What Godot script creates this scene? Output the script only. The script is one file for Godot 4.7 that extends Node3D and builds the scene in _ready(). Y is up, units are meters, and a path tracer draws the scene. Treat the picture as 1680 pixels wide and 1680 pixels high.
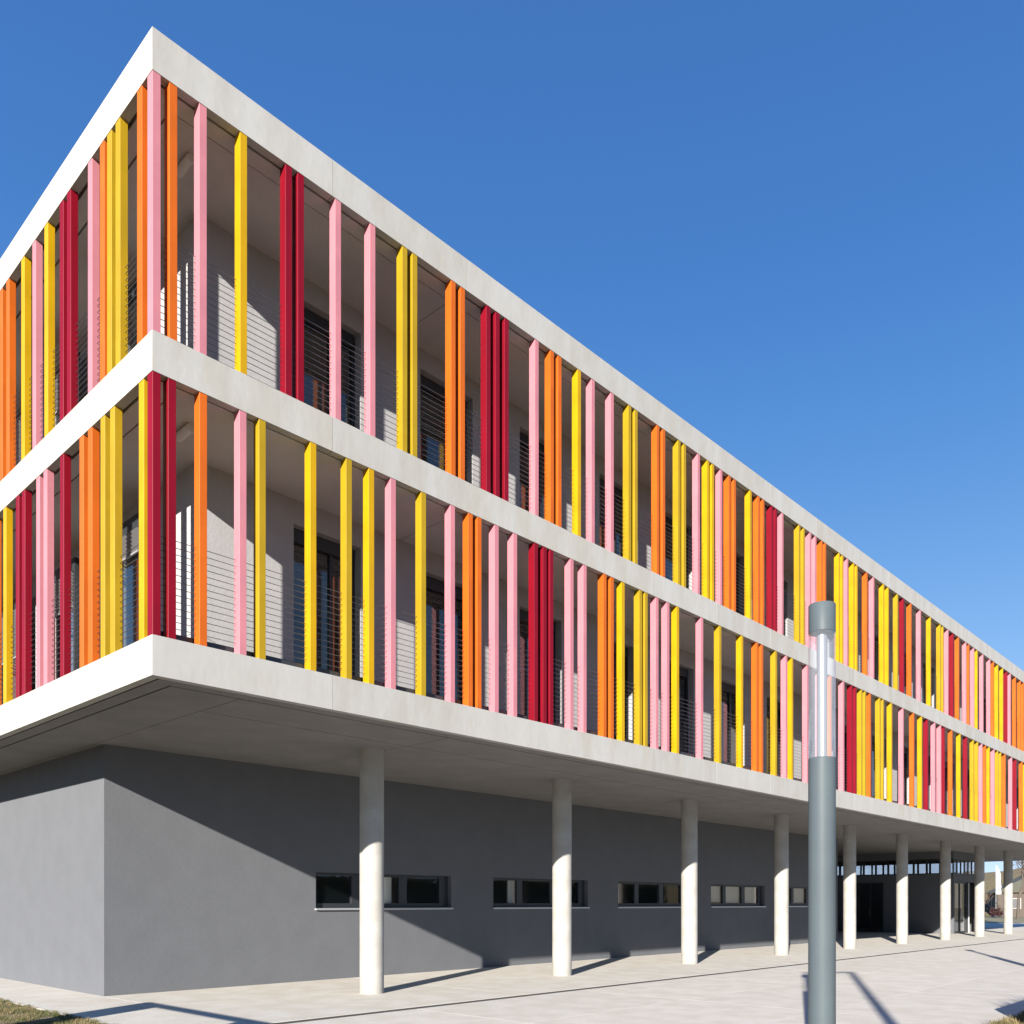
extends Node3D
# A school block with coloured upright fins: front along +X at z = 0, side along -Z at x = 0, corner at the origin.

const EYE := Vector3(-4.68, 1.6, 10.29)
const FOCAL := 1439.0            # pixels of the 1680 px photograph
const HORIZON := 1482.0
const C := 0.7284
const S := 0.6851
const LEVELS := [[4.325, 4.81], [7.96, 8.445], [11.55, 12.06]]   # underside and top of each concrete band
const BACK_SIDE := 1.435
const LEN := 58.5                # length of the front
const DEEP := 14.0
const BACK := 1.715                # the upper walls stand back behind the fins
const GW := -5.15                 # front of the ground floor wall
const GX := 1.5                  # side of the ground floor wall

var rng := RandomNumberGenerator.new()
var M := {}
var shared := {}

# ---------------------------------------------------------------- pixels to positions
func on_front(px: float, z: float) -> float:
	var u := (px - 840.0) / FOCAL
	var t := (EYE.z - z) / (S - C * u)
	return EYE.x + t * (C + u * S)

func on_side(px: float, x: float) -> float:
	var u := (px - 840.0) / FOCAL
	var t := (x - EYE.x) / (C + u * S)
	return EYE.z + t * (-S + C * u)

# ---------------------------------------------------------------- mesh helpers
func st_new() -> SurfaceTool:
	var st := SurfaceTool.new()
	st.begin(Mesh.PRIMITIVE_TRIANGLES)
	st.set_smooth_group(-1)
	return st

func quad(st: SurfaceTool, a: Vector3, b: Vector3, c: Vector3, d: Vector3):
	for v in [a, b, c, a, c, d]:
		st.add_vertex(v)

# convex plan polygon (x, z), any winding, from y0 to y1
func prism(st: SurfaceTool, pts: Array, y0: float, y1: float):
	var area := 0.0
	var n := pts.size()
	for i in n:
		var p: Vector2 = pts[i]
		var q: Vector2 = pts[(i + 1) % n]
		area += p.x * q.y - q.x * p.y
	if area < 0:
		pts = pts.duplicate()
		pts.reverse()
	for i in n:
		var p: Vector2 = pts[i]
		var q: Vector2 = pts[(i + 1) % n]
		quad(st, Vector3(p.x, y0, p.y), Vector3(p.x, y1, p.y), Vector3(q.x, y1, q.y), Vector3(q.x, y0, q.y))
	for i in range(1, n - 1):
		var a: Vector2 = pts[0]
		var b: Vector2 = pts[i]
		var c: Vector2 = pts[i + 1]
		for v in [Vector3(a.x, y1, a.y), Vector3(b.x, y1, b.y), Vector3(c.x, y1, c.y)]:
			st.add_vertex(v)
		for v in [Vector3(a.x, y0, a.y), Vector3(c.x, y0, c.y), Vector3(b.x, y0, b.y)]:
			st.add_vertex(v)

func bx(st: SurfaceTool, x0: float, x1: float, y0: float, y1: float, z0: float, z1: float):
	prism(st, [Vector2(x0, z0), Vector2(x1, z0), Vector2(x1, z1), Vector2(x0, z1)], y0, y1)

# box with all twelve edges cut by b
func bevel_box(st: SurfaceTool, x0: float, x1: float, y0: float, y1: float, z0: float, z1: float, b: float):
	var c := Vector3((x0 + x1) / 2, (y0 + y1) / 2, (z0 + z1) / 2)
	var h := Vector3(absf(x1 - x0) / 2, absf(y1 - y0) / 2, absf(z1 - z0) / 2)
	var face := func(v: Array):
		var m := Vector3.ZERO
		for p in v:
			m += p
		m /= v.size()
		var nn: Vector3 = (v[1] - v[0]).cross(v[2] - v[0])
		var w: Array = v.duplicate()
		if nn.dot(m) > 0:
			w.reverse()
		for i in range(1, w.size() - 1):
			for p in [w[0], w[i], w[i + 1]]:
				st.add_vertex(c + p)
	for ax in 3:
		var a1 := (ax + 1) % 3
		var a2 := (ax + 2) % 3
		for s in [-1.0, 1.0]:
			var v := []
			for k in [[-1, -1], [1, -1], [1, 1], [-1, 1]]:
				var p := Vector3.ZERO
				p[ax] = s * h[ax]
				p[a1] = k[0] * (h[a1] - b)
				p[a2] = k[1] * (h[a2] - b)
				v.append(p)
			face.call(v)
			for s2 in [-1.0, 1.0]:
				var e := []
				for k in [-1.0, 1.0]:
					var p := Vector3.ZERO
					p[ax] = s * h[ax]; p[a1] = s2 * (h[a1] - b); p[a2] = k * (h[a2] - b)
					e.append(p)
				for k in [1.0, -1.0]:
					var p := Vector3.ZERO
					p[ax] = s * (h[ax] - b); p[a1] = s2 * h[a1]; p[a2] = k * (h[a2] - b)
					e.append(p)
				face.call(e)
	for sx in [-1.0, 1.0]:
		for sy in [-1.0, 1.0]:
			for sz in [-1.0, 1.0]:
				face.call([Vector3(sx * h.x, sy * (h.y - b), sz * (h.z - b)), Vector3(sx * (h.x - b), sy * h.y, sz * (h.z - b)), Vector3(sx * (h.x - b), sy * (h.y - b), sz * h.z)])

# surface of revolution about y; profile of (radius, height), bottom to top
func lathe(st: SurfaceTool, prof: Array, n: int, at := Vector3.ZERO, smooth := true):
	st.set_smooth_group(1 if smooth else -1)
	for i in n:
		var a := TAU * i / n
		var b := TAU * (i + 1) / n
		for k in prof.size() - 1:
			var p: Vector2 = prof[k]
			var q: Vector2 = prof[k + 1]
			var A := at + Vector3(cos(a) * p.x, p.y, sin(a) * p.x)
			var B := at + Vector3(cos(a) * q.x, q.y, sin(a) * q.x)
			var D := at + Vector3(cos(b) * q.x, q.y, sin(b) * q.x)
			var E := at + Vector3(cos(b) * p.x, p.y, sin(b) * p.x)
			if p.x < 1e-6:
				for v in [A, B, D]:
					st.add_vertex(v)
			elif q.x < 1e-6:
				for v in [A, B, E]:
					st.add_vertex(v)
			else:
				quad(st, A, B, D, E)
	st.set_smooth_group(-1)

func tube(st: SurfaceTool, a: Vector3, b: Vector3, r0: float, r1: float, n: int):
	var d := (b - a).normalized()
	var s := d.cross(Vector3.UP if absf(d.y) < 0.9 else Vector3.RIGHT).normalized()
	var w := s.cross(d)
	st.set_smooth_group(1)
	for i in n:
		var e := TAU * i / n
		var f := TAU * (i + 1) / n
		var p := s * cos(e) + w * sin(e)
		var q := s * cos(f) + w * sin(f)
		quad(st, a + p * r0, a + q * r0, b + q * r1, b + p * r1)
	st.set_smooth_group(-1)
	for i in range(1, n - 1):
		for k in [[a, r0, 1], [b, r1, -1]]:
			var v := []
			for j in [0, i, i + 1]:
				var e: float = TAU * j / n
				v.append(k[0] + (s * cos(e) + w * sin(e)) * k[1])
			if k[2] > 0:
				v.reverse()
			for p in v:
				st.add_vertex(p)

func mesh_of(st: SurfaceTool) -> ArrayMesh:
	st.generate_normals()
	return st.commit()

func put(called: String, mesh: Mesh, mat: Material, parent: Node, at := Vector3.ZERO) -> MeshInstance3D:
	var o := MeshInstance3D.new()
	o.name = called
	o.mesh = mesh
	o.material_override = mat
	o.position = at
	parent.add_child(o, true)
	return o

func commit(called: String, st: SurfaceTool, mat: Material, parent: Node, at := Vector3.ZERO) -> MeshInstance3D:
	return put(called, mesh_of(st), mat, parent, at)

func box(called: String, mat: Material, parent: Node, x0: float, x1: float, y0: float, y1: float, z0: float, z1: float) -> MeshInstance3D:
	var st := st_new()
	bx(st, minf(x0, x1), maxf(x0, x1), y0, y1, minf(z0, z1), maxf(z0, z1))
	return commit(called, st, mat, parent)

func node(called: String, parent: Node, at := Vector3.ZERO) -> Node3D:
	var o := Node3D.new()
	o.name = called
	o.position = at
	parent.add_child(o, true)
	return o

func tag(o: Node, label: String, category: String, group := "", kind := ""):
	if label: o.set_meta("label", label)
	if category: o.set_meta("category", category)
	if group: o.set_meta("group", group)
	if kind: o.set_meta("kind", kind)

func setting(o: Node, label: String, category: String):
	tag(o, label, category, "", "structure")

# ---------------------------------------------------------------- materials
func lin(r: float, g: float, b: float) -> Color:
	return Color(r, g, b).linear_to_srgb()

# tone texture: two layers of noise round a linear base colour
func tone(sd: int, base: Vector3, coarse: float, fine: float, tint := Vector3.ONE, size := 512) -> ImageTexture:
	var a := FastNoiseLite.new()
	a.seed = sd; a.frequency = 0.008; a.fractal_octaves = 5
	var b := FastNoiseLite.new()
	b.seed = sd + 7; b.frequency = 0.09; b.fractal_octaves = 3
	var ia := a.get_seamless_image(size, size)
	var ib := b.get_seamless_image(size, size)
	var im := Image.create(size, size, true, Image.FORMAT_RGB8)
	for y in size:
		for x in size:
			var p := ia.get_pixel(x, y).r - 0.5
			var q := ib.get_pixel(x, y).r - 0.5
			var k := 1.0 + coarse * 2.0 * p + fine * 2.0 * q
			var w := clampf(0.5 - p * 2.0, 0.0, 1.0)
			var col := base * k * Vector3.ONE.lerp(tint, w)
			im.set_pixel(x, y, Color(clampf(col.x, 0, 1), clampf(col.y, 0, 1), clampf(col.z, 0, 1)).linear_to_srgb())
	im.generate_mipmaps()
	return ImageTexture.create_from_image(im)

func bump(sd: int, freq: float, strength: float, size := 256) -> ImageTexture:
	var a := FastNoiseLite.new()
	a.seed = sd; a.frequency = freq; a.fractal_octaves = 4
	var im := a.get_seamless_image(size, size)
	im.convert(Image.FORMAT_RGBA8)
	im.bump_map_to_normal_map(strength)
	return ImageTexture.create_from_image(im)

func surf(tex: Texture2D, scale: float, rough: float, nrm: Texture2D = null, depth := 1.0) -> StandardMaterial3D:
	var m := StandardMaterial3D.new()
	m.albedo_texture = tex
	m.roughness = rough
	m.uv1_triplanar = true
	m.uv1_world_triplanar = true
	m.uv1_scale = Vector3.ONE * scale
	if nrm:
		m.normal_enabled = true
		m.normal_texture = nrm
		m.normal_scale = depth
	return m

func plain(c: Color, rough: float, metal := 0.0) -> StandardMaterial3D:
	var m := StandardMaterial3D.new()
	m.albedo_color = c
	m.roughness = rough
	m.metallic = metal
	return m

func coat(c: Color) -> StandardMaterial3D:      # powder coat
	var l := c.srgb_to_linear()
	var m := surf(tone(int(l.r * 1000.0 + l.g * 7000.0), Vector3(l.r, l.g, l.b), 0.07, 0.02, Vector3(0.97, 0.97, 1.0), 256), 0.5, 0.5)
	m.metallic_specular = 0.3
	return m

func make_materials():
	var nb := bump(3, 0.05, 2.0)
	var nf := bump(5, 0.12, 3.0)
	M.band = surf(tone(11, Vector3(0.348, 0.342, 0.327), 0.05, 0.035, Vector3(0.97, 0.94, 0.88)), 0.35, 0.85, nb, 0.08)
	M.band2 = surf(tone(12, Vector3(0.34, 0.335, 0.32), 0.055, 0.035, Vector3(0.97, 0.945, 0.90)), 0.3, 0.85, nb, 0.08)
	M.band3 = surf(tone(13, Vector3(0.355, 0.35, 0.336), 0.05, 0.035, Vector3(0.98, 0.96, 0.93)), 0.27, 0.85, nb, 0.08)
	for m in [M.band, M.band2, M.band3]:
		m.uv1_scale.y *= 0.35
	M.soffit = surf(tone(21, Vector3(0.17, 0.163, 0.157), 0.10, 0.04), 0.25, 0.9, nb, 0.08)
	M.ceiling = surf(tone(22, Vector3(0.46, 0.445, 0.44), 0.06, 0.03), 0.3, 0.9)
	M.column = surf(tone(23, Vector3(0.31, 0.302, 0.282), 0.10, 0.04, Vector3(0.98, 0.96, 0.93)), 0.5, 0.8, nb, 0.1)
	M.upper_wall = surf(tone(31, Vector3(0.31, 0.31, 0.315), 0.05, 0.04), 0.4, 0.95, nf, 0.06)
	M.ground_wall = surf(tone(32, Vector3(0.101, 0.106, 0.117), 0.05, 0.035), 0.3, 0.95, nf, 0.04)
	M.pave = []
	for i in 4:
		M.pave.append(surf(tone(41 + i, Vector3(0.492, 0.468, 0.425) * [1.0, 0.98, 1.015, 0.99][i], 0.06, 0.035, Vector3(0.98, 0.96, 0.93)), 0.33, 0.9, nf, 0.05))
	M.joint = plain(lin(0.06, 0.055, 0.05), 0.95)
	M.filler = plain(lin(0.24, 0.225, 0.20), 0.95)
	M.drain = plain(lin(0.045, 0.04, 0.036), 0.9)
	M.yellow = coat(lin(0.41, 0.237, 0.003))
	M.olive = coat(lin(0.31, 0.2, 0.008))
	M.orange = coat(lin(0.44, 0.092, 0.008))
	M.pink = coat(lin(0.42, 0.16, 0.185))
	M.red = coat(lin(0.165, 0.002, 0.01))
	M.dark_metal = plain(lin(0.03, 0.033, 0.038), 0.45, 0.2)
	M.frame = plain(lin(0.02, 0.023, 0.027), 0.5)
	M.cable = plain(lin(0.16, 0.16, 0.17), 0.35, 0.8)
	M.sill = plain(lin(0.45, 0.46, 0.47), 0.35, 0.6)
	M.blind = plain(lin(0.20, 0.20, 0.21), 0.6)
	M.curtain = plain(lin(0.80, 0.80, 0.74), 0.9)
	M.inside = plain(lin(0.35, 0.34, 0.32), 0.95)
	M.inside_floor = plain(lin(0.24, 0.24, 0.24), 0.7)
	M.glass = StandardMaterial3D.new()
	M.glass.transparency = BaseMaterial3D.TRANSPARENCY_ALPHA
	M.glass.albedo_color = Color(0.10, 0.13, 0.14, 0.14)
	M.glass.roughness = 0.01
	M.glass.metallic_specular = 0.5
	M.lamp_grey = coat(lin(0.068, 0.086, 0.095))
	M.clear = StandardMaterial3D.new()
	M.clear.transparency = BaseMaterial3D.TRANSPARENCY_ALPHA
	M.clear.albedo_color = Color(0.85, 0.86, 0.88, 0.05)
	M.clear.roughness = 0.02
	M.silver = plain(lin(0.25, 0.26, 0.275), 0.35, 0.5)
	M.white = plain(lin(0.55, 0.55, 0.54), 0.5)
	M.soil = surf(tone(51, Vector3(0.13, 0.115, 0.06), 0.5, 0.35, Vector3(1.25, 0.95, 0.8)), 0.6, 1.0, nf, 0.8)
	M.far = surf(tone(52, Vector3(0.16, 0.15, 0.085), 0.4, 0.25), 0.05, 1.0)

# ---------------------------------------------------------------- the fins
const T_FRONT := "O278 P327 Y394 R468.5 R488.5 P550 P607 L660 L676.5 O740 O755.5 R798 R813 R828 P877.7 O903 O915.5 Y947.7 P970.5 P1002 L1031 L1041.5 O1077.5 O1087 L1112.5 L1121.5 P1144.5 Y1160 Y1168 P1181.5 O1195.5 O1204 Y1230 O1243.5 O1251 R1265.5 R1272 P1282.5 L1310.5 L1318 P1328.5 P1337 O1347.5 O1353 Y1376 Y1381.5 P1389.5 Y1400 Y1405 O1421.5 P1432.5 Y1449 Y1456.5 L1472 R1482 O1494 P1509.5 Y1526 L1542.5 L1547 P1555 R1563.5 O1572.5 P1584.5 O1589.5 P1597.5 Y1603 P1612.5 P1624 O1630 Y1637 Y1645 R1652 P1657.5 O1666 O1674"
const F_FRONT := "R276 O327.5 P393 L425 Y509 L568 Y605 P641 L691 P739 O768.5 O783 P811.5 P842 R876.5 R891 R902 P935.5 P957 O990 O1002 Y1020 L1049 L1058 P1076 P1094 Y1110 P1150 L1180 Y1216 O1241 O1249 L1272 P1289 Y1298.5 P1324 P1345 O1362 P1383 R1397 R1403.5 L1413 L1419 O1427 L1443 L1448.5 Y1462 P1481 O1498.5 Y1511.5 R1521.5 P1533.5 P1543 R1549 O1561.5 Y1575 R1586 L1597 L1604 P1611 O1617 Y1623 P1631 L1637 L1642 O1649 P1660 R1667 O1677"
const T_SIDE := "O233 L197 L183 O171 P151 R116 R104 Y78.5 P58.5 Y40 O15 O4"
const F_SIDE := "Y236 L188 L172 O151 O137 R104.5 P77 P65 R41 R31 Y10"
const FIN_W := 0.10
const FIN_D := 0.14
const FIN_LABEL := {"Y": "bright golden yellow painted upright fin", "L": "dull olive yellow painted upright fin", "O": "orange painted upright fin of metal", "P": "light pink painted upright fin", "R": "dark crimson painted upright fin"}

func fin(parent: Node, code: String, x: float, z: float, lv: int):
	var y0: float = LEVELS[lv][1]
	var y1: float = LEVELS[lv + 1][0]
	var key := "fin%d" % lv
	if not shared.has(key):
		var st := st_new()
		bevel_box(st, 0.0, FIN_W, 0.0, y1 - y0, -FIN_D, 0.0, 0.003)
		shared[key] = mesh_of(st)
	var o := put("fin", shared[key], M[{"Y": "yellow", "L": "olive", "O": "orange", "P": "pink", "R": "red"}[code]], parent, Vector3(x, y0, z))
	o.set_meta("label", FIN_LABEL[code])

func fins(parent: Node):
	for row in [[T_FRONT, 1], [F_FRONT, 0]]:
		var last := 0.0
		for w in row[0].split(" "):
			var x := on_front(float(w.substr(1)), -0.006)
			fin(parent, w[0], x, -0.006, row[1])
			last = x
		rng.seed = 77 + row[1]
		while last < LEN - 2.0:
			last += [0.25, 0.3, 0.55, 0.8, 1.1][rng.randi() % 5]
			fin(parent, "YOPRLPO"[rng.randi() % 7], last, -0.006, row[1])
	for row in [[T_SIDE, 1], [F_SIDE, 0]]:
		var last := 0.0
		for w in row[0].split(" "):
			var z := on_side(float(w.substr(1)), 0.006)
			fin(parent, w[0], 0.006, z, row[1])
			last = z
		rng.seed = 99 + row[1]
		while last > -DEEP + 1.0:
			last -= [0.25, 0.3, 0.55, 0.8][rng.randi() % 4]
			fin(parent, "YOPRLPO"[rng.randi() % 7], 0.006, last, row[1])
	fin(parent, "P", 0.006, -0.006, 1)
	fin(parent, "R", 0.006, -0.006, 0)

# ---------------------------------------------------------------- the upper floors
func upper_floors(b: Node):
	# concrete bands: panels with open joints, mitred at the corner
	rng.seed = 5
	for lv in 3:
		var y0: float = LEVELS[lv][0]
		var y1: float = LEVELS[lv][1]
		var mats := [M.band, M.band2, M.band3]
		var edges := [0.0]
		var x := 2.58
		while x < LEN:
			edges.append(x)
			x += 2.62
		edges.append(LEN)
		for i in edges.size() - 1:
			var a: float = edges[i] + (0.0 if i == 0 else 0.004)
			var e: float = edges[i + 1] - 0.004
			var st := st_new()
			prism(st, [Vector2(a, 0), Vector2(e, 0), Vector2(e, -0.12), Vector2(a + (0.12 if i == 0 else 0.0), -0.12)], y0, y1)
			commit("fascia_panel", st, mats[rng.randi() % 3], b)
		var zs := [0.0, -5.2, -10.4, -DEEP]
		for i in zs.size() - 1:
			var a: float = zs[i] - (0.0 if i == 0 else 0.004)
			var e: float = zs[i + 1] + 0.004
			var st := st_new()
			prism(st, [Vector2(0, a), Vector2(0, e), Vector2(0.12, e), Vector2(0.12, a - (0.12 if i == 0 else 0.0))], y0, y1)
			commit("fascia_panel", st, mats[0 if i == 0 else rng.randi() % 3], b)
		box("fascia_panel", M.band2, b, LEN - 0.12, LEN, y0, y1, -0.13, -DEEP + 0.13)
		box("fascia_panel", M.band2, b, 0.13, LEN, y0, y1, -DEEP, -DEEP + 0.12)
		# backing closes the open joints
		var bk := st_new()
		bx(bk, 0.122, LEN - 0.122, y0 + 0.03, y1 - 0.01, -0.15, -0.122)
		bx(bk, 0.122, 0.15, y0 + 0.03, y1 - 0.01, -DEEP + 0.122, -0.151)
		commit("fascia_backing", bk, M.joint, b)
		# edge beam behind the fins, then a groove, then the ceiling or soffit
		var eb := st_new()
		bx(eb, 0.17, LEN - 0.13, y0 + 0.012, y1 - 0.07, -0.40, -0.17)
		bx(eb, 0.17, 0.40, y0 + 0.012, y1 - 0.07, -DEEP + 0.13, -0.401)
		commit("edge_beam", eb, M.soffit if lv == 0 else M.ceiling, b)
		var cy := y0 + 0.03
		if lv == 0:
			var px := 0.43
			for nx in [1.38, 5.2, 10.44, 15.68, 20.92, 26.16, 31.4, 36.64, 41.88, 47.12, 52.36, LEN - 0.13]:
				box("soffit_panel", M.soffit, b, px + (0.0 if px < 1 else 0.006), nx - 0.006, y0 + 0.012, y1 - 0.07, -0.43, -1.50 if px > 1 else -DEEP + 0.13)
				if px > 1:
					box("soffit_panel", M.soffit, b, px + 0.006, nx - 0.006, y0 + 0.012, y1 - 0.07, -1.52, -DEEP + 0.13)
				px = nx
		else:
			var px := 0.43
			for nx in [5.2, 10.44, 15.68, 20.92, 26.16, 31.4, 36.64, 41.88, 47.12, 52.36, LEN - 0.13]:
				box("ceiling_panel", M.ceiling, b, px + 0.006, nx - 0.006, cy, y1 - 0.07, -0.43, -DEEP + 0.13)
				px = nx
		box("roof_deck" if lv == 2 else "floor_deck", M.inside_floor, b, 0.153, LEN - 0.125, y1 - 0.068, y1 - 0.02, -0.153, -DEEP + 0.125)
	# set-back walls with window openings
	for lv in 2:
		var fl: float = LEVELS[lv][1] - 0.019
		var ce: float = LEVELS[lv + 1][0] + 0.029
		var head: float = [7.60, 11.22][lv]
		var wl := st_new()
		var sl := st_new()
		var x0 := BACK_SIDE
		var xs := []
		var k := 0
		while 3.05 + 2.63 * k + 1.31 < LEN - 2.0:
			xs.append(3.05 + 2.63 * k)
			k += 1
		for x in xs:
			bx(wl, x0, x, fl, ce, -BACK - 0.28, -BACK)
			bx(wl, x, x + 1.31, head, ce, -BACK - 0.28, -BACK)
			x0 = x + 1.31
		bx(wl, x0, LEN - BACK, fl, ce, -BACK - 0.28, -BACK)
		commit("wall", wl, M.upper_wall, b)
		var z0 := -BACK - 0.281
		for k2 in 3:
			var z: float = -3.0 - 2.63 * k2
			bx(sl, BACK_SIDE, BACK_SIDE + 0.28, fl, ce, z, z0)
			bx(sl, BACK_SIDE, BACK_SIDE + 0.28, head, ce, z - 1.31, z)
			z0 = z - 1.31
			tall_window(b, Vector3(BACK_SIDE, fl, z), head - fl, true, lv, k2)
		bx(sl, BACK_SIDE, BACK_SIDE + 0.28, fl, ce, -DEEP + BACK, z0)
		commit("wall", sl, M.upper_wall, b)
		var bw := st_new()
		bx(bw, BACK_SIDE + 0.281, LEN - BACK, fl, ce, -DEEP + BACK - 0.25, -DEEP + BACK)
		bx(bw, LEN - BACK - 0.25, LEN - BACK, fl, ce, -DEEP + BACK + 0.001, -BACK - 0.281)
		commit("wall", bw, M.upper_wall, b)
		box("partition", M.inside, b, 5.0, LEN - 1.7, fl, ce, -6.3, -6.2)
		for i in xs.size():
			tall_window(b, Vector3(xs[i], fl, -BACK), head - fl, false, lv, i)
		# railing: bottom rail and horizontal cables through the fins
		var rail := node("railing", b)
		var base: float = LEVELS[lv][1]
		var br := st_new()
		bx(br, 0.16, LEN - 0.3, base - 0.019, base + 0.115, -0.185, -0.165)
		bx(br, 0.165, 0.185, base - 0.019, base + 0.115, -DEEP + 0.3, -0.186)
		commit("bottom_rail", br, M.dark_metal, rail)
		for i in 14:
			var y := base + 0.16 + i * 0.083
			var st := st_new()
			tube(st, Vector3(0.075, y, -0.105), Vector3(LEN - 0.3, y, -0.105), 0.0045, 0.0045, 5)
			tube(st, Vector3(0.075, y, -0.105), Vector3(0.075, y, -DEEP + 0.3), 0.0045, 0.0045, 5)
			commit("cable", st, M.cable, rail)
		# brackets that hold the bottom rail
		var bkx := 0.6
		while bkx < LEN - 1:
			box("bracket", M.dark_metal, rail, bkx, bkx + 0.05, base - 0.02, base + 0.05, -0.164, -0.123)
			bkx += 1.31
		# tube light on the ceiling of the corner
		var lp := node("ceiling_light", b, Vector3(0.90, ce - 0.055, -1.0))
		lp.rotation.y = PI / 2
		var tb := st_new()
		tube(tb, Vector3(-0.18, 0, 0), Vector3(0.18, 0, 0), 0.06, 0.06, 16)
		commit("diffuser", tb, M.white, lp)
		box("mount", M.sill, lp, -0.1, 0.1, 0.05, 0.056, -0.03, 0.03)

func tall_window(b: Node, at: Vector3, h: float, side: bool, lv: int, idx: int):
	var w := node("window", b, at)
	if side:
		w.rotation.y = PI / 2          # local +x runs to -z, local -z to +x
	var key := "tall%d" % lv
	if not shared.has(key):
		var f := st_new()
		var zf := -0.17
		bx(f, 0.002, 0.062, 0.001, h - 0.001, zf - 0.07, zf)
		bx(f, 1.248, 1.308, 0.001, h - 0.001, zf - 0.07, zf)
		bx(f, 0.062, 1.248, 0.001, 0.08, zf - 0.07, zf)
		bx(f, 0.062, 1.248, h - 0.22, h - 0.001, zf - 0.07, zf + 0.04)
		bx(f, 0.80, 0.865, 0.08, h - 0.22, zf - 0.071, zf - 0.002)
		shared[key] = mesh_of(f)
		var p := st_new()
		bx(p, 0.062, 0.80, 0.08, h - 0.22, zf - 0.045, zf - 0.035)
		shared[key + "a"] = mesh_of(p)
		p = st_new()
		bx(p, 0.865, 1.248, 0.08, h - 0.22, zf - 0.045, zf - 0.035)
		shared[key + "b"] = mesh_of(p)
		p = st_new()
		bx(p, 0.003, 1.307, 0.0005, 0.03, -0.168, 0.025)
		shared[key + "s"] = mesh_of(p)
	put("frame", shared[key], M.frame, w)
	put("pane", shared[key + "a"], M.glass, w)
	put("pane", shared[key + "b"], M.glass, w)
	put("sill", shared[key + "s"], M.sill, w)
	# slatted blind behind the glass, let down by a different amount
	var drop: float = [0.55, 1.25, 0.3, 0.95, 0.75, 0.0, 1.5, 0.45][(idx * 3 + lv * 5) % 8] * (1.0 if lv == 1 else 0.6)
	if drop > 0.1:
		var k2 := "blind%d_%d" % [lv, int(drop * 100)]
		if not shared.has(k2):
			var s := st_new()
			var y := h - 0.24
			while y > h - 0.24 - drop:
				var a := Vector3(0.07, y, -0.27)
				var e := Vector3(1.24, y, -0.27)
				var d := Vector3(0, -0.035, 0.045)
				quad(s, a, e, e + d, a + d)
				quad(s, a + Vector3(0, -0.003, 0), a + d + Vector3(0, -0.003, 0), e + d + Vector3(0, -0.003, 0), e + Vector3(0, -0.003, 0))
				y -= 0.062
			bx(s, 0.07, 1.24, h - 0.24 - drop - 0.05, h - 0.24 - drop - 0.02, -0.27, -0.24)
			shared[k2] = mesh_of(s)
		put("blind", shared[k2], M.blind, w)

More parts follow.
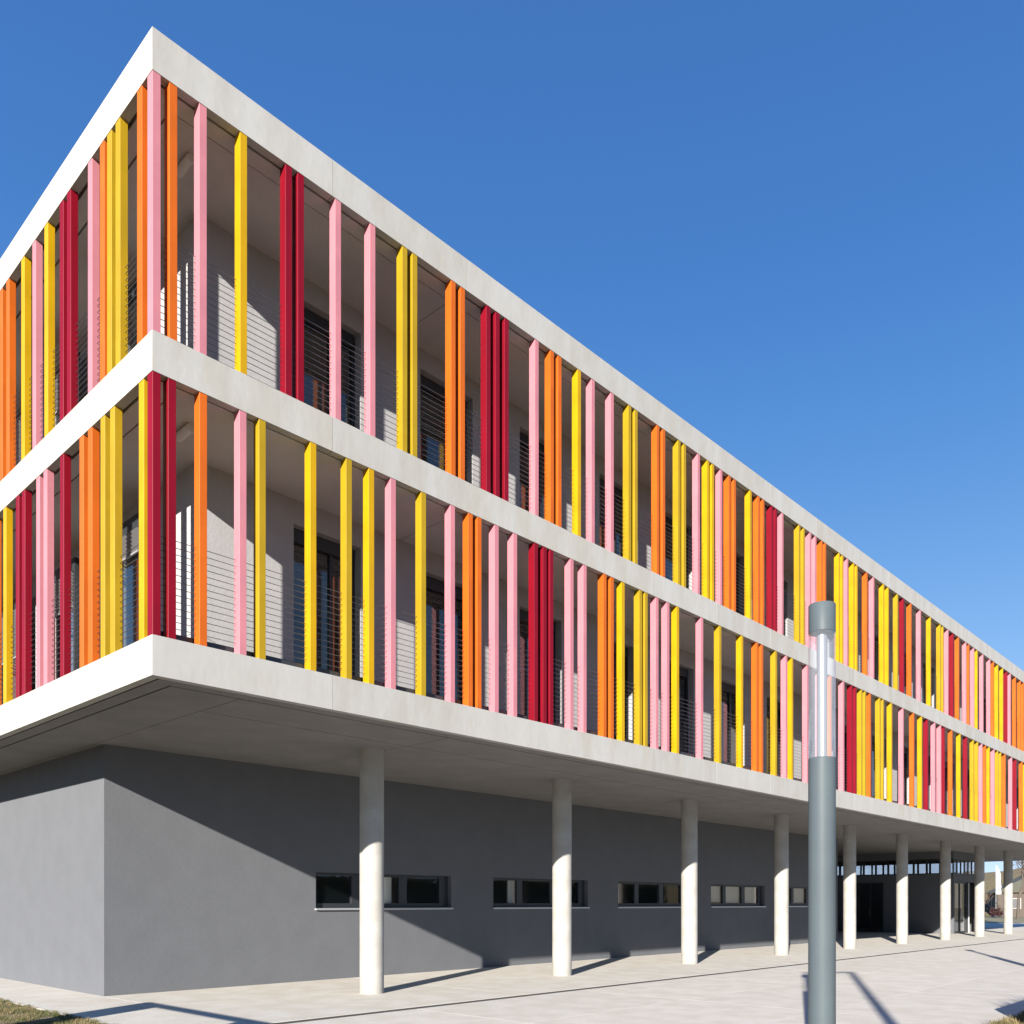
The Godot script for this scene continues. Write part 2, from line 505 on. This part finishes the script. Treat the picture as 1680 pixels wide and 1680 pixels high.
# ---------------------------------------------------------------- the ground floor
func ground_floor(b: Node):
	var top: float = LEVELS[0][0] + 0.011
	var y0 := -0.055
	# long front wall with five strip windows
	var wl := st_new()
	var xs := []
	for i in 5:
		xs.append(5.79 + 5.26 * i)
	var x0 := GX
	for x in xs:
		bx(wl, x0, x, y0, top, GW - 0.32, GW)
		bx(wl, x, x + 3.82, y0, 1.5, GW - 0.32, GW)
		bx(wl, x, x + 3.82, 2.25, top, GW - 0.32, GW)
		x0 = x + 3.82
	bx(wl, x0, 31.9, y0, top, GW - 0.32, GW)
	bx(wl, GX, GX + 0.32, y0, top, -DEEP + 1.0, GW - 0.32)
	bx(wl, 31.58, 31.9, y0, top, -DEEP + 1.0, GW - 0.32)
	bx(wl, GX + 0.32, 31.58, y0, top, -DEEP + 1.0, -DEEP + 1.32)
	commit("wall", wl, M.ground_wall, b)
	box("partition", M.inside, b, GX + 0.33, 31.57, 0.0, top, -9.6, -9.5)
	box("floor", M.inside_floor, b, GX + 0.33, 31.57, -0.05, -0.002, -DEEP + 1.33, GW - 0.33)
	for i in 5:
		strip_window(b, Vector3(xs[i], 1.5, GW), i)
	# pavilion beside the open entrance
	var X := 44.5
	var Z := -4.3
	var E := 49.4
	var pv := st_new()
	bx(pv, X, X + 0.2, y0, 3.15, -7.9, Z)            # solid part facing the porch
	bx(pv, X, X + 0.2, y0, 3.15, -DEEP + 1.0, -10.0)
	bx(pv, X, X + 0.2, 3.95, top, -DEEP + 1.0, Z)
	bx(pv, X, X + 0.2, 2.75, 3.15, -10.0, -7.9)
	bx(pv, X + 0.2, E, 3.95, top, Z - 0.2, Z)
	bx(pv, X + 0.2, E, 2.75, 3.15, Z - 0.2, Z)
	bx(pv, E - 0.75, E, y0, 2.75, Z - 0.2, Z)
	bx(pv, E - 0.2, E, y0, 3.15, -DEEP + 1.0, Z - 0.2)
	bx(pv, E - 0.2, E, 3.95, top, -DEEP + 1.0, Z - 0.2)
	bx(pv, X + 0.2, E - 0.2, y0, 3.15, -DEEP + 1.0, -DEEP + 1.2)
	bx(pv, X + 0.2, E - 0.2, 3.95, top, -DEEP + 1.0, -DEEP + 1.2)
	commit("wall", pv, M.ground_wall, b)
	# clerestory: each pane in a dark frame
	var n := 13
	for i in n:
		var za := Z - (DEEP - 1.0 + Z) * i / n
		var zb := Z - (DEEP - 1.0 + Z) * (i + 1) / n
		for fx in [X + 0.06, E - 0.14]:
			clerestory(b, Vector3(fx, 3.15, za), za - zb, true)
	for i in 7:
		var w := (E - X - 0.4) / 7
		clerestory(b, Vector3(X + 0.2 + w * i, 3.15, Z - 0.06), w, false)
		clerestory(b, Vector3(X + 0.2 + w * i, 3.15, -DEEP + 1.14), w, false)
	# glazed doors
	glass_door(b, Vector3(X + 0.08, 0, -7.92), 2.06, 2.74, true, 3)
	glass_door(b, Vector3(X + 0.22, 0, Z - 0.08), 2.3, 2.74, false, 2)
	box("blind", M.curtain, b, X + 0.3, X + 2.5, 1.35, 2.7, Z - 0.32, Z - 0.30)
	var dl := node("door", b, Vector3(X + 2.62, 0, Z + 0.02))
	dl.rotation.y = deg_to_rad(62)
	box("door_leaf", M.white, dl, 0, 1.05, 0.01, 2.7, -0.05, 0)
	box("handle", M.sill, dl, 0.92, 0.95, 0.9, 1.3, 0.0, 0.05)
	var dl2 := st_new()
	bx(dl2, X + 2.54, X + 2.61, 0.0, 2.749, Z - 0.14, Z - 0.03)
	bx(dl2, X + 4.02, E - 0.751, 0.0, 2.749, Z - 0.14, Z - 0.03)
	commit("door_post", dl2, M.frame, b)
	box("rear_wall", M.ground_wall, b, 31.91, X - 0.001, y0, 3.0, -DEEP + 0.95, -DEEP + 1.2)
	box("rear_lintel", M.ground_wall, b, 31.91, X - 0.001, 4.0, top, -DEEP + 0.95, -DEEP + 1.2)
	for i in 8:
		clerestory(b, Vector3(31.95 + i * 1.565, 3.0, -DEEP + 1.1), 1.55, false, 1.0)
	# columns
	for i in 9:
		var px: float = [610, 922, 1131, 1282, 1394, 1480, 1551, 1607, 1654][i]
		var cx := on_front(px, -2.25)
		if not shared.has("column"):
			var st := st_new()
			lathe(st, [Vector2(0.215, -0.05), Vector2(0.215, LEVELS[0][0] + 0.012)], 40)
			shared["column"] = mesh_of(st)
		put("column", shared["column"], M.column, b, Vector3(cx, 0, -2.25))

func clerestory(b: Node, at: Vector3, w: float, side: bool, h := 0.8):
	var o := node("window", b, at)
	if side:
		o.rotation.y = PI / 2
	var f := st_new()
	bx(f, 0.001, 0.05, 0, h, -0.06, 0)
	bx(f, w - 0.05, w - 0.001, 0, h, -0.06, 0)
	bx(f, 0.05, w - 0.05, 0, 0.05, -0.06, 0)
	bx(f, 0.05, w - 0.05, h - 0.05, h, -0.06, 0)
	commit("frame", f, M.frame, o)
	box("pane", M.glass, o, 0.05, w - 0.05, 0.05, h - 0.05, -0.035, -0.025)

func glass_door(b: Node, at: Vector3, w: float, h: float, side: bool, n: int):
	var o := node("door", b, at)
	if side:
		o.rotation.y = PI / 2
	var f := st_new()
	bx(f, 0, w, h - 0.08, h, -0.08, 0)
	bx(f, 0, w, 0.0, 0.1, -0.08, 0)
	for i in n + 1:
		var x := (w - 0.08) * i / n
		bx(f, x, x + 0.08, 0.1, h - 0.08, -0.079, -0.001)
	commit("frame", f, M.frame, o)
	for i in n:
		var x := (w - 0.08) * i / n
		box("pane", M.glass, o, x + 0.08, (w - 0.08) * (i + 1) / n, 0.1, h - 0.08, -0.05, -0.04)
	box("handle", M.sill, o, (w - 0.08) / n + 0.1, (w - 0.08) / n + 0.13, 0.85, 1.35, 0.0, 0.05)

func strip_window(b: Node, at: Vector3, idx: int):
	var o := node("window", b, at)
	var w := 3.82
	var h := 0.75
	var zf := -0.12
	if not shared.has("strip"):
		var f := st_new()
		bx(f, 0.001, w - 0.001, 0.001, 0.10, zf - 0.08, zf)
		bx(f, 0.001, w - 0.001, h - 0.06, h - 0.001, zf - 0.08, zf)
		for x in [[0.001, 0.10], [1.0, 1.2], [2.32, 2.55], [3.55, 3.819]]:
			bx(f, x[0], x[1], 0.10, h - 0.06, zf - 0.079, zf - 0.001)
		shared["strip"] = mesh_of(f)
		var s := st_new()
		bevel_box(s, -0.03, w + 0.03, -0.045, -0.002, -0.12, 0.05, 0.006)
		shared["strip_sill"] = mesh_of(s)
	put("frame", shared["strip"], M.frame, o)
	put("sill", shared["strip_sill"], M.sill, o)
	var ends := [0.10, 1.0, 1.2, 2.32, 2.55, 3.55]
	for i in 3:
		box("pane", M.glass, o, ends[i * 2], ends[i * 2 + 1], 0.10, h - 0.06, zf - 0.05, zf - 0.04)
	if idx >= 3:
		for i in 3:
			var drop := 0.14 if i == 0 else 0.11
			box("blind", M.curtain, o, ends[i * 2] - 0.02, ends[i * 2 + 1] + 0.02, drop, h - 0.02, zf - 0.13, zf - 0.12)
	else:
		box("blind", M.curtain, o, [1.95, 0.80, 0.10][idx], [2.2, 1.0, 0.35][idx], 0.04, h - 0.03, zf - 0.17, zf - 0.13)

# ---------------------------------------------------------------- paving, lawn, drain
func paving():
	rng.seed = 9
	var te := node("terrace", self)
	setting(te, "pale concrete paving slabs under the overhanging upper floors", "paving")
	var pl := node("plaza", self)
	setting(pl, "wide pale concrete slab plaza in front of the school", "paving")
	var zc := [-0.10, -2.62, -5.3, -7.9, -10.5, -13.0]
	for j in zc.size() - 1:
		var x := 0.1
		var wd := 1.4
		while x < 74.0:
			var e := x + wd
			wd = 5.24
			var hid: bool = j >= 2 and ((x > 1.4 and e < 32.0))
			if not hid:
				var st := st_new()
				bevel_box(st, x + 0.003, e - 0.003, -0.055, 0.0, zc[j + 1] + 0.003, zc[j] - 0.003, 0.0015)
				commit("paving_slab", st, M.pave[rng.randi() % 4], te)
			x = e
	zc = [7.0, 4.7, 2.4, 0.10]
	for j in zc.size() - 1:
		var x := 0.1
		while x < 74.0:
			var st := st_new()
			bevel_box(st, x + 0.003, x + 3.927, -0.055, -0.004, zc[j + 1] + 0.003, zc[j] - 0.003, 0.0015)
			commit("paving_slab", st, M.pave[rng.randi() % 4], pl)
			x += 3.93
	box("joint_filler", M.filler, te, 0.102, 74.0, -0.0545, -0.006, -5.29, -0.105)
	box("joint_filler", M.filler, pl, 0.102, 74.0, -0.0545, -0.010, 0.105, 6.99)
	var dr := node("drain", self)
	setting(dr, "narrow dark slot drain between terrace and plaza", "drain")
	box("channel", M.drain, dr, 0.1, 74.0, -0.05, -0.008, -0.1025, 0.1025)
	var gr := st_new()
	bx(gr, -500, 700, -0.12, -0.056, -500, 500)
	var g := commit("ground", gr, M.far, self)
	setting(g, "dry open ground reaching to the horizon", "ground")
	# lawn beside the building
	var lw := st_new()
	bx(lw, -30, 0.085, -0.0555, -0.012, -40, 26)
	var lawn := commit("lawn", lw, M.soil, self)
	setting(lawn, "patchy brown and green lawn beside the paving", "lawn")
	lw = st_new()
	bx(lw, 0.086, 90, -0.0555, -0.012, 7.002, 40)
	var lawn2 := commit("lawn_001", lw, M.soil, self)
	setting(lawn2, "patchy dry lawn along the front edge of the plaza", "lawn")
	var mm := MultiMesh.new()
	mm.transform_format = MultiMesh.TRANSFORM_3D
	mm.use_colors = true
	var bl := SurfaceTool.new()
	bl.begin(Mesh.PRIMITIVE_TRIANGLES)
	for k in 5:
		var a := k * 1.26
		var d := Vector3(cos(a), 0, sin(a))
		var sd := Vector3(-d.z, 0, d.x) * 0.0035
		var p := d * 0.008
		for v in [p - sd, p + d * 0.016 + Vector3(0, 0.045, 0), p + sd]:
			bl.add_vertex(v)
	bl.generate_normals()
	mm.mesh = bl.commit()
	var fn := FastNoiseLite.new()
	fn.seed = 4; fn.frequency = 0.9
	var pts := []
	while pts.size() < 26000:
		var x := 0.12 - pow(rng.randf(), 1.3) * 4.5
		var z := rng.randf_range(-10.5, 2.5)
		x += fn.get_noise_2d(z * 3.0, 8.0) * 0.05
		if fn.get_noise_2d(x, z) + rng.randf_range(-0.35, 0.35) > -0.12:
			pts.append(Vector3(x, -0.014, z))
	var first := pts.size()
	while pts.size() < 36000:
		pts.append(Vector3(6.0 + pow(rng.randf(), 1.2) * 14.0, -0.014, 6.98 + pow(rng.randf(), 1.5) * 3.2 + rng.randf_range(-0.03, 0.03)))
	mm.instance_count = pts.size()
	for i in pts.size():
		var s := rng.randf_range(0.5, 1.35) * (1.0 if i < first else 1.5)
		mm.set_instance_transform(i, Transform3D(Basis(Vector3.UP, rng.randf() * TAU).scaled(Vector3(s, s * rng.randf_range(0.6, 1.2), s)), pts[i]))
		var dry := clampf(0.5 + fn.get_noise_2d(pts[i].x * 2.0 + 30, pts[i].z * 2.0) * 1.3 + rng.randf_range(-0.3, 0.3), 0, 1)
		if i >= first:
			dry = clampf(dry + 0.3, 0, 1)
		var c := Color(0.065, 0.08, 0.02).lerp(Color(0.19, 0.145, 0.07), dry)
		mm.set_instance_color(i, c)
	var gi := MultiMeshInstance3D.new()
	gi.name = "grass"
	gi.multimesh = mm
	var gm := plain(Color.WHITE, 0.8)
	gm.vertex_color_use_as_albedo = true
	gi.material_override = gm
	add_child(gi)
	tag(gi, "short olive and straw coloured grass along the paving", "grass", "", "stuff")

# ---------------------------------------------------------------- lamps and other things
func lamp(at: Vector3, label: String, first: Node3D = null) -> Node3D:
	if first:
		var c: Node3D = first.duplicate()
		c.name = "lamp_post_001"
		add_child(c)
		c.position = at
		c.set_meta("label", label)
		return c
	var o := node("lamp_post", self, at)
	tag(o, label, "lamp", "pillar lamps along the plaza")
	var st := st_new()
	lathe(st, [Vector2(0, 0), Vector2(0.19, 0), Vector2(0.19, 0.015), Vector2(0.125, 0.02)], 40, Vector3.ZERO, false)
	commit("base_plate", st, M.lamp_grey, o)
	st = st_new()
	lathe(st, [Vector2(0.118, 0.0), Vector2(0.118, 2.90)], 48)
	lathe(st, [Vector2(0.118, 2.90), Vector2(0.114, 2.912), Vector2(0.0, 2.912)], 48, Vector3.ZERO, false)
	commit("shaft", st, M.lamp_grey, o)
	st = st_new()
	lathe(st, [Vector2(0.1165, 2.912), Vector2(0.1165, 4.0395)], 48)
	lathe(st, [Vector2(0.110, 4.0395), Vector2(0.110, 2.912)], 48)
	commit("clear_tube", st, M.clear, o)
	st = st_new()
	lathe(st, [Vector2(0.045, 2.912), Vector2(0.045, 4.04)], 32)
	commit("reflector", st, M.silver, o)
	st = st_new()
	lathe(st, [Vector2(0.0, 4.035), Vector2(0.102, 4.035)], 48, Vector3.ZERO, false)
	lathe(st, [Vector2(0.1175, 4.04), Vector2(0.1175, 4.285)], 48)
	lathe(st, [Vector2(0.102, 4.035), Vector2(0.1175, 4.04)], 48, Vector3.ZERO, false)
	lathe(st, [Vector2(0.1175, 4.285), Vector2(0.112, 4.293), Vector2(0.0, 4.297)], 48)
	commit("cap", st, M.lamp_grey, o)
	return o

func things():
	var lp := lamp(Vector3(2.99, -0.004, 6.91), "grey pillar lamp with clear tube top in front of the coloured fins")
	lamp(Vector3(16.9, -0.004, 6.3), "grey pillar lamp on the plaza edge far past the planter", lp)
	# tall mast behind the viewer: its shadow lies across the plaza
	var m := node("floodlight_mast", self, Vector3(-5.47, -0.012, 11.99))
	tag(m, "tall slim steel mast with a short cross arm on the lawn", "mast")
	var st := st_new()
	tube(st, Vector3(0, 0, 0), Vector3(0, 8.1, 0), 0.11, 0.07, 20)
	commit("pole", st, M.lamp_grey, m)
	st = st_new()
	tube(st, Vector3(0, 8.06, 0), Vector3(-0.95, 8.06, -0.70), 0.06, 0.06, 10)
	commit("arm", st, M.lamp_grey, m)
	# unseen frame added for its shadow over the corner of the paving
	var f := node("shadow_frame", self, Vector3(-3.0, -0.012, -1.2))
	tag(f, "low steel frame with two broad posts and a thin top rail, added for its shadow", "frame")
	for z in [0.0, 3.1]:
		st = st_new()
		bevel_box(st, -0.04, 0.04, 0, 1.70, z - 0.34, z + 0.34, 0.01)
		var p := commit("post", st, M.lamp_grey, f)
		p.rotation.y = 0
	st = st_new()
	bevel_box(st, -0.05, 0.05, 1.70, 1.78, -0.34, 3.44, 0.01)
	commit("rail", st, M.lamp_grey, f)
	# planter with dry ornamental grass, added out of view to shade the plaza
	var pn := node("unseen_planter", self, Vector3(8.45, -0.012, 8.5))
	tag(pn, "low concrete planter filled with dry ornamental grass, added for its shadow on the plaza", "unseen_planter")
	st = st_new()
	bevel_box(st, -0.9, 0.9, 0, 0.95, -0.85, 0.85, 0.02)
	commit("trough", st, M.band, pn)
	st = st_new()
	rng.seed = 21
	for i in 900:
		var p := Vector3(rng.randf_range(-0.85, 0.85), 0.94, rng.randf_range(-0.8, 0.8))
		var d := Vector3(rng.randf_range(-0.25, 0.25), rng.randf_range(0.15, 0.45), rng.randf_range(-0.25, 0.25))
		var s := Vector3(-d.z, 0, d.x).normalized() * 0.006
		for v in [p - s, p + d, p + s]:
			st.add_vertex(v)
	var tuft := commit("grass_tuft", st, plain(lin(0.20, 0.16, 0.06), 0.9), pn)
	tuft.set_meta("kind", "stuff")

func branches(st: SurfaceTool, a: Vector3, d: Vector3, r: float, depth: int, tips: Array):
	var b := a + d
	tube(st, a, b, r, r * 0.68, 7 if depth > 2 else 4)
	if depth == 0:
		tips.append(b)
		return
	if depth <= 2:
		tips.append(b)
	var n := 2 + (rng.randi() % 2)
	for i in n:
		var ax := Vector3(rng.randf_range(-1, 1), rng.randf_range(-0.2, 0.5), rng.randf_range(-1, 1)).normalized()
		var e := (d.normalized() * 0.85 + ax * 0.62 + Vector3(0, 0.12, 0)).normalized() * d.length() * rng.randf_range(0.66, 0.85)
		branches(st, b - d.normalized() * r * 0.2, e, r * 0.66, depth - 1, tips)

func tree(called: String, at: Vector3, h: float, sd: int, leafy: bool, label: String):
	rng.seed = sd
	var o := node(called, self, at)
	tag(o, label, "tree")
	var st := st_new()
	var tips := []
	branches(st, Vector3(0, 0, 0), Vector3(0.1, h * 0.3, 0.05), h * 0.022, 5, tips)
	commit("trunk", st, plain(lin(0.09, 0.07, 0.055), 0.95), o)
	if leafy:
		var lf := st_new()
		for t in tips:
			for k in 26:
				var p: Vector3 = t + Vector3(rng.randfn(), rng.randfn(), rng.randfn()) * h * 0.055
				var u := Vector3(rng.randf_range(-1, 1), rng.randf_range(-0.6, 0.6), rng.randf_range(-1, 1)).normalized() * 0.11
				var v := u.cross(Vector3(rng.randf_range(-1, 1), 1, rng.randf_range(-1, 1))).normalized() * 0.07
				quad(lf, p - u, p - v, p + u, p + v)
		var lm := plain(lin(0.05, 0.085, 0.025), 0.7)
		lm.backlight_enabled = true
		lm.backlight = lin(0.03, 0.05, 0.01)
		commit("crown", lf, lm, o)

func house(called: String, at: Vector3, w: float, d: float, h: float, rh: float, wall: Color, roof: Color, label: String):
	var o := node(called, self, at)
	tag(o, label, "house")
	o.rotation.y = deg_to_rad(20)
	box("wall", plain(wall, 0.9), o, -w / 2, w / 2, -0.06, h, -d / 2, d / 2)
	var st := st_new()
	var e := 0.4
	var A := Vector3(-w / 2 - e, h, -d / 2 - e)
	var B := Vector3(w / 2 + e, h, -d / 2 - e)
	var Cc := Vector3(w / 2 + e, h, d / 2 + e)
	var D := Vector3(-w / 2 - e, h, d / 2 + e)
	var R0 := Vector3(-w / 2 - e, h + rh, 0)
	var R1 := Vector3(w / 2 + e, h + rh, 0)
	quad(st, D, R0, R1, Cc)
	quad(st, B, R1, R0, A)
	quad(st, A, D, Cc, B)
	for v in [A, R0, D, Cc, R1, B]:
		st.add_vertex(v)
	var rf := commit("roof", st, plain(roof, 0.9), o)
	box("chimney", plain(roof, 0.9), rf, w * 0.2, w * 0.2 + 0.6, h + rh * 0.4, h + rh + 0.7, -0.3, 0.3)
	for i in 3:
		var x := -w / 2 + w * (i + 0.5) / 3 - 0.5
		for s in [-1.0, 1.0]:
			var wi := box("window", M.inside, o, x, x + 1.0, 1.0, 2.3, s * d / 2, s * (d / 2 + 0.05))
			box("pane", M.dark_metal, wi, x + 0.08, x + 0.92, 1.08, 2.22, s * (d / 2 + 0.05), s * (d / 2 + 0.06))
	for k in 2:
		var wi := box("window", M.inside, o, -w / 2 - 0.05, -w / 2, 1.0, 2.3, -d * 0.3 + k * d * 0.4, -d * 0.3 + k * d * 0.4 + 1.0)
		box("pane", M.dark_metal, wi, -w / 2 - 0.06, -w / 2 - 0.05, 1.08, 2.22, -d * 0.3 + k * d * 0.4 + 0.08, -d * 0.3 + k * d * 0.4 + 0.92)

func background():
	# low brown bank with scrub, houses and a white feather flag beyond the far end
	var st := st_new()
	var fn := FastNoiseLite.new()
	fn.seed = 8; fn.frequency = 0.02; fn.fractal_octaves = 4
	var hgt := func(i: int, j: int) -> Vector3:
		var x := 120.0 + j * 9.0
		var z := -150.0 + i * 9.0
		var f := sin(PI * clampf(j / 14.0, 0.0, 1.0))
		return Vector3(x, -0.1 + f * (6.5 + 5.0 * fn.get_noise_2d(x, z)), z)
	st.set_smooth_group(1)
	for i in 36:
		for j in 14:
			quad(st, hgt.call(i, j), hgt.call(i + 1, j), hgt.call(i + 1, j + 1), hgt.call(i, j + 1))
	var hl := commit("hill", st, M.soil, self)
	setting(hl, "low brown hill beyond the far end of the building", "hill")
	house("house", Vector3(124, -0.06, -19), 12, 8, 3.0, 2.4, lin(0.085, 0.068, 0.056), lin(0.07, 0.07, 0.055), "distant small house with brown pitched roof below the hill")
	tree("bare_tree_001", Vector3(100, -0.06, -14.4), 8.0, 411, false, "leafless tree beyond the far end, beside the white feather flag")
	tree("bare_tree_002", Vector3(118, -0.06, -24.0), 9.0, 413, false, "leafless tree beside the distant brown roofed house")
	for i in 9:
		rng.seed = 300 + i
		var h := rng.randf_range(2.5, 4.2)
		var o := node("shrub", self, Vector3(112.0 + rng.randf_range(0, 8), -0.06, -32.0 + i * 4.6))
		tag(o, "leafless brown shrub in the row beyond the far end", "shrub", "shrubs beyond the far end")
		var tw := st_new()
		for k in 14:
			var tips := []
			branches(tw, Vector3(rng.randf_range(-1, 1), 0, rng.randf_range(-1, 1)), Vector3(rng.randf_range(-0.3, 0.3), h * 0.36, rng.randf_range(-0.3, 0.3)), 0.06, 3, tips)
		commit("twigs", tw, plain(lin(0.13, 0.09, 0.065), 0.95), o)
	var fx := 108.0
	var u := (1634.0 - 840.0) / FOCAL
	var fz := EYE.z + (fx - EYE.x) / (C + u * S) * (-S + C * u)
	var fl := node("feather_flag", self, Vector3(fx, 0, fz))
	fl.scale = Vector3.ONE * 1.4
	tag(fl, "white feather flag on a thin pole beyond the columns", "flag")
	st = st_new()
	tube(st, Vector3.ZERO, Vector3(0, 4.3, 0), 0.025, 0.015, 8)
	commit("pole", st, M.sill, fl)
	st = st_new()
	var prev := []
	for i in 13:
		var y := 1.9 + i * 0.2
		var wd := 0.62 * sqrt(clampf((4.4 - y) / 2.4, 0, 1)) * (1.0 if y > 2.3 else 0.75)
		var cur := [Vector3(0.02, y, 0), Vector3(0.02 + wd * 0.75, y, wd * 0.6 + 0.05 * sin(y * 4.0))]
		if prev:
			quad(st, prev[0], cur[0], cur[1], prev[1])
		prev = cur
	commit("cloth", st, M.white, fl)
	st = st_new()
	lathe(st, [Vector2(0, 0), Vector2(0.35, 0), Vector2(0.3, 0.08), Vector2(0.03, 0.1)], 20, Vector3.ZERO, false)
	commit("foot", st, M.dark_metal, fl)
	rng.seed = 61
	var sh := node("shrub_010", self, Vector3(fx - 3.5, 0, fz + 1.0))
	tag(sh, "small dark red shrub in front of the white flag", "shrub")
	st = st_new()
	for k in 700:
		var p := Vector3(rng.randfn() * 0.35, absf(rng.randfn()) * 0.45 + 0.25, rng.randfn() * 0.35)
		var uu := Vector3(rng.randf_range(-1, 1), rng.randf_range(-1, 1), rng.randf_range(-1, 1)).normalized() * 0.09
		var vv := uu.cross(Vector3(0.3, 1, 0.2)).normalized() * 0.06
		quad(st, p - uu, p - vv, p + uu, p + vv)
	commit("foliage", st, plain(lin(0.07, 0.025, 0.025), 0.8), sh)
	st = st_new()
	tube(st, Vector3(0, 0, 0), Vector3(0, 0.5, 0), 0.06, 0.04, 8)
	commit("stem", st, plain(lin(0.08, 0.06, 0.05), 0.9), sh)
	# clipped hedge added out of view to darken the ground floor window reflections
	rng.seed = 88
	var hg := node("unseen_hedge", self, Vector3(34.0, -0.056, 23.0))
	tag(hg, "long dark green clipped hedge added to darken the window reflections", "unseen_hedge")
	st = st_new()
	bx(st, -27, 27, 0, 3.0, -0.6, 0.6)
	commit("branches", st, plain(lin(0.03, 0.028, 0.02), 1.0), hg)
	st = st_new()
	for k in 16000:
		var p := Vector3(rng.randf_range(-27.2, 27.2), rng.randf_range(0.05, 3.25), -0.6 - rng.randf() * 0.25)
		if rng.randf() < 0.2:
			p = Vector3(p.x, 3.0 + rng.randf() * 0.25, rng.randf_range(-0.8, 0.8))
		var uu := Vector3(rng.randf_range(-1, 1), rng.randf_range(-1, 1), rng.randf_range(-0.5, 0.5)).normalized() * 0.11
		var vv := uu.cross(Vector3(rng.randf_range(-1, 1), 0.3, 1)).normalized() * 0.07
		quad(st, p - uu, p - vv, p + uu, p + vv)
	var lv := commit("leaves", st, plain(lin(0.10, 0.10, 0.04), 0.8), hg)
	lv.set_meta("kind", "stuff")
	# trees round the plaza, mirrored in the ground floor windows
	tree("bare_tree", Vector3(-9.5, -0.012, 15.6), 7.0, 402, false, "leafless young tree on the lawn behind the mast")
	tree("leafy_tree", Vector3(24, -0.056, 26), 7.5, 403, true, "green leafy tree of middle height rising behind the hedge")
	tree("leafy_tree_001", Vector3(34, -0.056, 28), 8.5, 404, true, "tallest green leafy tree rising behind the hedge")
	tree("leafy_tree_002", Vector3(14.5, -0.056, 26.5), 6.5, 405, true, "smallest green leafy tree rising behind the hedge")

# ---------------------------------------------------------------- scene
func _ready():
	var cam := Camera3D.new()
	cam.name = "camera"
	cam.projection = Camera3D.PROJECTION_FRUSTUM
	cam.near = 0.1
	cam.far = 2000.0
	cam.size = 0.1 * 1680.0 / FOCAL
	cam.frustum_offset = Vector2(0, 0.1 * (HORIZON - 840.0) / FOCAL)
	add_child(cam)
	cam.look_at_from_position(EYE, EYE + Vector3(C, 0, -S), Vector3.UP)
	cam.current = true

	var we := WorldEnvironment.new()
	we.name = "world_environment"
	var env := Environment.new()
	env.background_mode = Environment.BG_SKY
	# clear sky: deep blue overhead, paler towards the horizon; each channel with its own fall-off
	var im := Image.create(256, 512, false, Image.FORMAT_RGBF)
	for y in 512:
		var up := sin((0.5 - (y + 0.5) / 512.0) * PI)
		var c := Color(0.115, 0.105, 0.085)
		if up > 0.0:
			var d := 1.0 - up
			c = Color(0.0208 + 0.270 * pow(d, 4.4), 0.0642 + 0.305 * pow(d, 3.0), 0.169 + 0.313 * pow(d, 1.9))
		for x in 256:
			im.set_pixel(x, y, c)
	var sk := PanoramaSkyMaterial.new()
	sk.panorama = ImageTexture.create_from_image(im)
	var sky := Sky.new()
	sky.sky_material = sk
	env.sky = sky
	env.tonemap_mode = Environment.TONE_MAPPER_LINEAR
	env.tonemap_exposure = 2.6
	env.sdfgi_enabled = true
	env.ssao_enabled = true
	env.ssil_enabled = true
	we.environment = env
	add_child(we)

	var sun := DirectionalLight3D.new()
	sun.name = "sun"
	sun.light_energy = 1.6
	sun.light_color = Color(1.0, 0.972, 0.93)
	sun.light_angular_distance = 0.5
	sun.shadow_enabled = true
	add_child(sun)
	var el := atan(0.346)
	var az := Vector2(0.9043, -0.4268).normalized()
	sun.look_at_from_position(Vector3.ZERO, Vector3(az.x * cos(el), -sin(el), az.y * cos(el)), Vector3.UP)

	make_materials()
	paving()
	var b := node("school_building", self)
	tag(b, "three storey school with grey ground floor, pale concrete bands and coloured fins", "building")
	upper_floors(b)
	ground_floor(b)
	fins(b)
	things()
	background()
